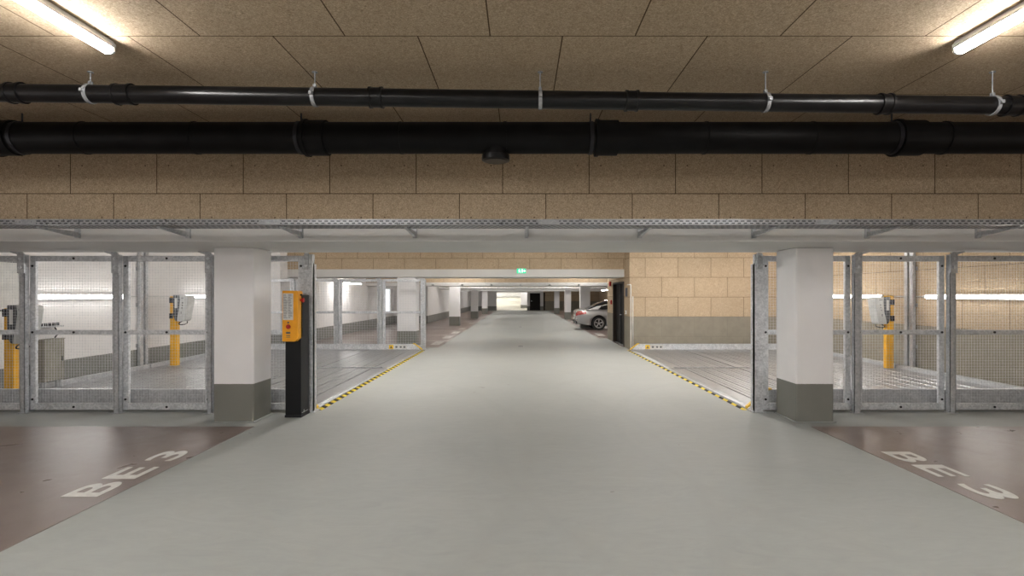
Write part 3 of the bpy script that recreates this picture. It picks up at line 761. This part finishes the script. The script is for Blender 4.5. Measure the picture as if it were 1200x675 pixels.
lettering([('B', 4.33, 4.68, -3.47, -3.77), ('E', 4.755, 5.085, -3.47, -3.77), ('3', 5.27, 5.61, -3.47, -3.77)], 'white BE 3 painted on the brown bay on the control pillar side')
lettering([('B', 5.58, 5.23, 3.80, 4.10), ('E', 5.15, 4.81, 3.80, 4.10), ('3', 4.63, 4.28, 3.80, 4.10)], 'white BE 3 painted on the brown bay away from the control pillar')
# far bays: dividing lines and worn bay marks
fb = ['nearest the far gates', 'second from the far gates', 'third from the far gates', 'fourth from the far gates', 'fifth from the far gates', 'sixth from the far gates']
for i, y in enumerate((19.2, 21.8, 24.4, 27.0, 33.0, 39.0)):
    x0 = -7.44 if y < 31 else -5.44
    tag(MB().box(x0, -2.62, y, y+.09, .003, .006).build('bay_line', M['marking_old']), 'white bay line on brown floor, %s' % fb[i], 'floor marking', 'far bay lines')
for i, y in enumerate((17.7, 20.3, 22.9, 25.5, 30.6)):
    m = MB()
    for j in range(3): m.box(-3.02, -2.72, y+.42*j, y+.42*j+.30, .003, .006)
    tag(m.build('bay_mark', M['marking_old']), 'worn white mark at the lane end of the far bay, %s' % fb[i], 'floor marking', 'far bay marks')
for i, y in enumerate((21.6, 29.0, 33.0, 38.0)):
    m = MB()
    for j in range(3): m.box(3.18, 3.48, y+.42*j, y+.42*j+.30, .003, .006)
    tag(m.build('bay_mark', M['marking_old']), ['worn white mark on brown floor in front of the silver car', 'worn white mark beyond the silver car', 'second worn white mark beyond the silver car', 'third worn white mark beyond the silver car'][i], 'floor marking', 'far bay marks')
for i, (x, y) in enumerate(((0, 17.1), (0, 27.6))):
    t = thing('floor_drain', (x, y, 0), ['round dark floor drain in the lane level with the exit sign', 'small dark floor drain further down the lane'][i], 'floor drain')
    MB().ring((x, y, .002), (0, 0, 1), .10, .018, .006, 28).build('drain_rim', M['galv_dark'], t)
    m = MB().tube((x, y, 0), (x, y, .003), .10, 28); m.build('drain_well', M['slot'], t)
    g = MB()
    for k in range(-4, 5):
        hw = math.sqrt(.1**2-(k*.02)**2); g.box(x+k*.02-.003, x+k*.02+.003, y-hw, y+hw, .003, .006)
    g.build('grate', M['bolt'], t)

# ------------------------------------------------------------------ exit sign
ey = 16.86; ez = Z(317.6, 16.9)
ex = thing('exit_sign', (X(611, ey), ey, ez), 'green lit emergency exit sign on the white beam above the lane', 'exit sign')
xc = X(611, ey)
MB().box(xc-.15, xc+.15, ey, ey+.07, ez-.08, ez+.08).build('sign_housing', M['white_metal'], ex, bevel=.004)
MB().box(xc-.145, xc+.145, ey-.004, ey, ez-.075, ez+.075).build('green_panel', M['exit_green'], ex)
q = MB(); yy0, yy1 = ey-.008, ey-.004
q.tube((xc-.065, yy0, ez+.048), (xc-.065, yy1, ez+.048), .013, 14)
q.prism([(xc-.085, ez+.03), (xc-.06, ez+.035), (xc-.05, ez-.01), (xc-.075, ez-.015)], 'y', yy0, yy1)
q.prism([(xc-.06, ez+.03), (xc-.03, ez+.01), (xc-.034, ez+.0), (xc-.06, ez+.012)], 'y', yy0, yy1)
q.prism([(xc-.085, ez+.03), (xc-.11, ez+.005), (xc-.103, ez-.002), (xc-.08, ez+.015)], 'y', yy0, yy1)
q.prism([(xc-.065, ez-.012), (xc-.05, ez-.012), (xc-.03, ez-.035), (xc-.025, ez-.06), (xc-.04, ez-.06), (xc-.045, ez-.04)], 'y', yy0, yy1)
q.prism([(xc-.075, ez-.012), (xc-.062, ez-.012), (xc-.075, ez-.045), (xc-.105, ez-.055), (xc-.108, ez-.043), (xc-.085, ez-.036)], 'y', yy0, yy1)
q.build('running_figure', M['exit_white'], ex)
MB().box(xc+.0, xc+.045, yy0, yy1, ez-.05, ez+.055).build('doorway', M['exit_white'], ex)
MB().prism([(xc+.07, ez+.02), (xc+.095, ez+.02), (xc+.095, ez+.045), (xc+.13, ez), (xc+.095, ez-.045), (xc+.095, ez-.02), (xc+.07, ez-.02)], 'y', yy0, yy1).build('arrow', M['exit_white'], ex)

# small wall devices on the lobby corner
def device(name, label, cat, y0, y1, z0, z1, mat, depth=.05):
    t = thing(name, (BX, (y0+y1)/2, z0), label, cat)
    MB().box(BX-depth, BX, y0, y1, z0, z1).build('casing', mat, t, bevel=.004)
    MB().box(BX-depth-.006, BX-depth, y0+(y1-y0)*.25, y1-(y1-y0)*.25, z0+(z1-z0)*.3, z1-(z1-z0)*.3).build('front_plate', M['ink'], t)
    MB().box(BX-.004, BX-.0005, y0-.01, y1+.01, z0-.01, z1+.01).build('wall_mount', M['ink'], t)
    return t
device('alarm_sounder', 'dark red alarm sounder high on the jamb beside the dark door', 'alarm', 19.35, 19.52, 1.99, 2.15, M['red'], .07)
device('alarm_call_point', 'small red alarm call point below the sounder by the dark door', 'alarm', 19.2, 19.32, 1.33, 1.48, M['red'])
device('card_reader', 'small black reader on the tan lobby wall corner', 'card reader', 16.42, 16.56, 1.62, 1.88, M['ink'])
device('key_switch_box', 'small grey switch low on the lobby wall corner', 'switch', 16.55, 16.66, 1.06, 1.18, M['fixture'], .03)
cd = thing('conduit_pair', (3.36, BY0-.02, 0), 'two thin pale conduits rising at the tan lobby corner', 'conduit')
MB().tube((3.36, BY0-.016, .0), (3.36, BY0-.016, 1.98), .014, 10).path([(3.36, BY0-.016, 1.98), (3.34, BY0-.016, 1.98), (BX-.016, BY0-.016, 1.98), (BX-.016, 16.36, 1.98)], .014, 10).build('tall_conduit', M['white_metal'], cd)
MB().tube((3.42, BY0-.016, .0), (3.42, BY0-.016, 1.62), .014, 10).build('short_conduit', M['white_metal'], cd)
# bright doorway in the far left wall
w1 = structure('window_1', MB().box(-7.445, -7.435, 28.5, 30.0, .70, 2.0), M['lit_window'])
MB().box(-7.45, -7.38, 28.4, 28.5, .62, 2.08).box(-7.45, -7.38, 30.0, 30.1, .62, 2.08).box(-7.45, -7.38, 28.5, 30.0, 2.0, 2.08).box(-7.45, -7.38, 28.5, 30.0, .62, .70).build('window_frame', M['white_metal'], w1)

# far cable tray across the third beam
ft = thing('cable_tray', (0, 25.2, 2.19), 'pale cable tray crossing the lane far back under the third beam', 'cable tray')
MB().box(-5.4, 8.5, 25.05, 25.07, 2.19, 2.25).box(-5.4, 8.5, 25.05, 25.35, 2.19, 2.195).box(-5.4, 8.5, 25.33, 25.35, 2.19, 2.25).build('tray_channel', M['white_metal'], ft)
for i in range(-3, 6):
    MB().prism([(25.495, 2.19), (25.05, 2.19), (25.05, 2.165), (25.495, 2.12)], 'x', i*1.4-.03, i*1.4+.03).build('mounting_bracket', M['galv_dark'], ft)
pf = thing('drain_pipe', (0, 34.9, 2.12), 'grey pipe crossing the lane far back under the fourth beam', 'pipe')
MB().tube((-5.4, 34.9, 2.14), (8.5, 34.9, 2.14), .08, 16).build('pipe_run', M['white_metal'], pf)
for i in range(-3, 6): MB().tube((i*1.5, 34.9, 2.2), (i*1.5, 34.9, CEIL), .01, 8).ring((i*1.5, 34.9, 2.14), (1, 0, 0), .08, .01, .04, 16).build('hanger', M['galv'], pf)

# ------------------------------------------------------------------ silver car (tail towards the lane)
CX, CY = 2.66, 25.95         # tail end x, centre line y
car = thing('car', (CX+2.3, CY, 0), 'silver saloon car parked tail to the lane beyond the dark door', 'car')
HW = .885
def lerp(a, b, t): return a+(b-a)*t
def prof(tbl, x):
    for (x0, v0), (x1, v1) in zip(tbl, tbl[1:]):
        if x <= x1:
            t = (x-x0)/(x1-x0); t = max(0, min(1, t)); return lerp(v0, v1, t)
    return tbl[-1][1]
belt = [(0, .86), (.06, .95), (.25, .985), (1.0, .97), (2.0, .95), (3.2, .93), (3.7, .86), (4.2, .76), (4.5, .62), (4.59, .5)]
low = [(0, .36), (.08, .30), (.5, .22), (.9, .19), (3.6, .19), (4.2, .22), (4.59, .30)]
wid = [(0, .66), (.03, .74), (.10, .82), (.25, .865), (.6, .885), (3.9, .885), (4.25, .84), (4.45, .74), (4.59, .58)]
xs = [0, .03, .07, .12, .2, .3, .45, .6, .8, 1.0, 1.2, 1.5, 1.9, 2.3, 2.7, 3.1, 3.4, 3.6, 3.8, 4.0, 4.2, 4.35, 4.48, 4.55, 4.59]
def section(x):
    b, l, w = prof(belt, x), prof(low, x), prof(wid, x)
    pts = []
    for fz, fw in ((0, .80), (.04, .93), (.16, .965), (.40, .99), (.58, 1.0), (.70, .995), (.83, .965), (.93, .90), (.985, .80), (1.0, .62), (1.01, 0)):
        pts.append((w*fw, lerp(l, b, fz) if fz <= 1 else b+.02))
    return pts
m = MB(); rings = []
for x in xs:
    s = section(x)
    rings.append([(CX+x, CY-a, z) for a, z in s] + [(CX+x, CY+a, z) for a, z in s[-2::-1]])
n = len(rings[0]); allp = [p for r in rings for p in r]
fs = []
for i in range(len(xs)-1):
    for k in range(n):
        fs.append((i*n+k, i*n+(k+1) % n, (i+1)*n+(k+1) % n, (i+1)*n+k))
m.poly(allp, fs, True); m.poly(rings[0], [tuple(range(n))], False); m.poly(rings[-1], [tuple(range(n))], False)
body = m.build('body', M['silver'], car, sharp=50)
WX = (1.06, 3.82); WR = .318
cut = []
for wx in WX:
    for s in (-1, 1):
        c = MB().tube((CX+wx, CY+s*.60, WR+.02), (CX+wx, CY+s*1.1, WR+.02), .372, 32).build('cutter', M['tyre'])
        md = body.modifiers.new('arch', 'BOOLEAN'); md.operation = 'DIFFERENCE'; md.object = c; md.solver = 'EXACT'; cut.append(c)
bpy.context.view_layer.update()
dg = bpy.context.evaluated_depsgraph_get()
nm = bpy.data.meshes.new_from_object(body.evaluated_get(dg))
body.modifiers.clear(); old = body.data; body.data = nm
for c in cut: bpy.data.objects.remove(c)
# cabin (roof + pillars) and glazing
def cab(x): return prof([(.50, .985), (.62, 1.02), (.95, 1.20), (1.30, 1.345), (1.65, 1.425), (2.1, 1.45), (2.6, 1.42), (2.95, 1.33), (3.25, 1.16), (3.55, .95)], x)
cxs = [.50, .62, .78, .95, 1.12, 1.3, 1.48, 1.65, 1.9, 2.1, 2.35, 2.6, 2.8, 2.95, 3.1, 3.25, 3.4, 3.55]
rr = []
for x in cxs:
    zt = cab(x); zb_ = prof(belt, x)-.02; hgt = max(zt-zb_, .005)
    pts = []
    for f, wv in ((0, .80), (.25, .775), (.55, .725), (.80, .665), (.93, .61), (.985, .50), (1.0, .30), (1.01, 0)):
        k = wv if hgt > .15 else lerp(.80, wv, hgt/.15)
        pts.append((k, zb_+hgt*min(f, 1.0)+(.008 if f > 1 else 0)))
    rr.append([(CX+x, CY-a, z) for a, z in pts] + [(CX+x, CY+a, z) for a, z in pts[-2::-1]])
m = MB(); n = len(rr[0])
m.poly([p for r in rr for p in r], [(i*n+k, i*n+k+1, (i+1)*n+k+1, (i+1)*n+k) for i in range(len(cxs)-1) for k in range(n-1)], True)
m.poly(rr[0], [tuple(range(n))]); m.poly(rr[-1], [tuple(range(n))])
m.build('cabin_roof', M['silver'], car, sharp=60)
def cab_side(x, f, s, out=.006):
    zt = cab(x); zb_ = prof(belt, x)-.02; h = zt-zb_
    tbl = ((0, .80), (.25, .775), (.55, .725), (.80, .665), (.93, .61), (1, .30))
    w = prof(tbl, f)
    return (CX+x, CY+s*(w+out), zb_+h*f)
for s in (-1, 1):
    for xa, xb in ((1.02, 1.95), (2.02, 2.98)):
        m = MB(); N = 10; pts = []
        for i in range(N+1):
            x = lerp(xa, xb, i/N)
            topf = .86
            if xa < 1.5: topf = min(.86, .10+(x-xa)*2.6)
            if xb > 2.5: topf = min(.86, .10+(xb-x)*3.0)
            for f in (.10, lerp(.10, topf, .5), topf): pts.append(cab_side(x, f, s))
        m.poly(pts, [(i*3+k, i*3+k+1, (i+1)*3+k+1, (i+1)*3+k) for i in range(N) for k in range(2)], True)
        m.build('side_window', M['glass_dark'], car)
    m = MB()
    m.path([cab_side(lerp(.98, 2.98, i/14), .07, s, .010) for i in range(15)], .010, 6).build('window_trim', M['chrome'], car)
# rear and front screens, wrapped over the shoulders of the cabin
def cab_ring(x, f):
    zt = cab(x); zb_ = prof(belt, x)-.02; h = max(zt-zb_, .005)
    k = prof(((0, .80), (.25, .775), (.55, .725), (.80, .665), (.93, .61), (.985, .50), (1.0, .30), (1.01, 0)), f)
    if h <= .15: k = lerp(.80, k, h/.15)
    return k, zb_+h*min(f, 1)+(.008 if f > 1 else 0)
for nm_, xa, xb in (('rear_window', .57, 1.52), ('windscreen', 2.86, 3.50)):
    m = MB(); pts = []; N = 10; row = (.62, .80, .93, .985, 1.0, 1.01)
    for i in range(N+1):
        x = lerp(xa, xb, i/N); R_ = [cab_ring(x, f) for f in row]
        up = .010
        pts += [(CX+x, CY-k-.004, z+up) for k, z in R_] + [(CX+x, CY+k+.004, z+up) for k, z in R_[-2::-1]]
    q = 11
    m.poly(pts, [(i*q+k, i*q+k+1, (i+1)*q+k+1, (i+1)*q+k) for i in range(N) for k in range(q-1)], True)
    m.build(nm_, M['glass_dark'], car, sharp=80)
for s in (-1, 1):
    # wrap-round tail lamp
    def tp(x, f, out=.008):
        b_, l_, w_ = prof(belt, x), prof(low, x), prof(wid, x)
        fw = prof([(.40, .99), (.58, 1.0), (.70, .995), (.83, .965), (.93, .90), (1, .62)], f)
        return (CX+x-.006, CY+s*(w_*fw+out), lerp(l_, b_, f))
    m = MB(); pts = []; L = [.0, .05, .10, .18, .28, .40, .46]
    for x in L:
        t = x/.46
        for f in (lerp(.60, .72, t), lerp(.74, .80, t), lerp(.90, .86, t)): pts.append(tp(x, f))
    m.poly(pts, [(i*3+k, i*3+k+1, (i+1)*3+k+1, (i+1)*3+k) for i in range(len(L)-1) for k in range(2)], True)
    tl = m.build('tail_light', M['tail'], car)
    m = MB(); y1 = CY+s*.66; y0 = CY+s*.42
    m.box(CX-.012, CX+.05, min(y0, y1), max(y0, y1), .70, .83).build('tail_light_inner', M['tail'], tl)
    m = MB(); pts = []
    for x in (.04, .16, .30):
        for f in (.755, .80): pts.append(tp(x, f, .011))
    m.poly(pts, [(i*2, i*2+1, (i+1)*2+1, (i+1)*2) for i in range(2)]).build('indicator_strip', M['taillite'], tl)
# bumper skirt, diffuser, mirror, handles
MB().prism([(CX-.03, .36), (CX+.02, .33), (CX+.30, .23), (CX+.30, .29), (CX+.02, .42), (CX-.035, .42)], 'y', CY-.70, CY+.70).build('rear_diffuser', M['black'], car, bevel=.01)
MB().box(CX-.045, CX+.05, CY-.72, CY+.72, .47, .56).build('bumper_bar', M['silver'], car, bevel=.03)
MB().box(CX-.022, CX+.0, CY-.26, CY+.26, .60, .71).build('number_plate', M['white_sheet'], car)
for s in (-1, 1):
    MB().box(CX+1.46, CX+3.42, CY+s*.872, CY+s*.900, .225, .30).build('side_skirt', M['silver'], car, bevel=.01)
    for xx in (1.62, 2.72): MB().box(CX+xx, CX+xx+.19, CY+s*.884, CY+s*.905, .80, .825).build('door_handle', M['silver'], car, bevel=.006)
    MB().tube((CX+.35, CY+s*.52, .285), (CX-.02, CY+s*.52, .285), .042, 14).build('exhaust', M['chrome'], car)
    MB().box(CX+2.78, CX+2.95, CY+s*.86, CY+s*1.02, .97, 1.10).build('mirror', M['silver'], car, bevel=.03)
for wx in WX:
    for s in (-1, 1):
        yo = CY+s*.86; c = (CX+wx, yo, WR)
        w = MB()
        w.ring((c[0], CY+s*.755, WR), (0, 1, 0), .225, WR-.225, .21, 40)
        wh = w.build('wheel', M['tyre'], car, bevel=.012)
        r = MB().ring((c[0], yo-s*.02, WR), (0, 1, 0), .205, .024, .05, 36)
        r.ring((c[0], yo-s*.12, WR), (0, 1, 0), .19, .035, .14, 36)
        r.build('rim', M['alloy'], wh)
        sp = MB()
        for k in range(5):
            a = 2*PI*k/5+.3
            for da in (-.13, .13):
                p0 = Vector((c[0]+.04*math.cos(a), yo-s*.035, WR+.04*math.sin(a))); p1 = Vector((c[0]+.215*math.cos(a+da), yo-s*.025, WR+.215*math.sin(a+da)))
                sp.tube(p0, p1, .017, 8)
        sp.tube((c[0], yo-s*.06, WR), (c[0], yo-s*.018, WR), .055, 18)
        sp.build('spokes', M['alloy'], wh)
        MB().tube((c[0], yo-s*.11, WR), (c[0], yo-s*.085, WR), .165, 28).build('brake_disc', M['bolt'], wh)
        MB().tube((c[0], CY+s*.60, WR+.02), (c[0], CY+s*.62, WR+.02), .368, 28).build('wheel_well', M['tyre'], car)

# ------------------------------------------------------------------ world, camera, view
w = bpy.data.worlds.new('World'); S.world = w; w.use_nodes = True
w.node_tree.nodes['Background'].inputs[0].default_value = (.6, .62, .65, 1)
w.node_tree.nodes['Background'].inputs[1].default_value = .02
cam = bpy.data.cameras.new('camera'); co = bpy.data.objects.new('camera', cam); C.objects.link(co)
co.location = (0, 0, EYE); co.rotation_euler = (PI/2, 0, 0)
cam.sensor_width = 36; cam.lens = F/1200*36
cam.shift_x = -10/1200; cam.shift_y = 8.5/1200
cam.clip_start = .05; cam.clip_end = 300
S.camera = co
S.view_settings.view_transform = 'Standard'; S.view_settings.look = 'None'
S.view_settings.gamma = 1; S.view_settings.use_curve_mapping = False
S.view_settings.exposure = 1.77
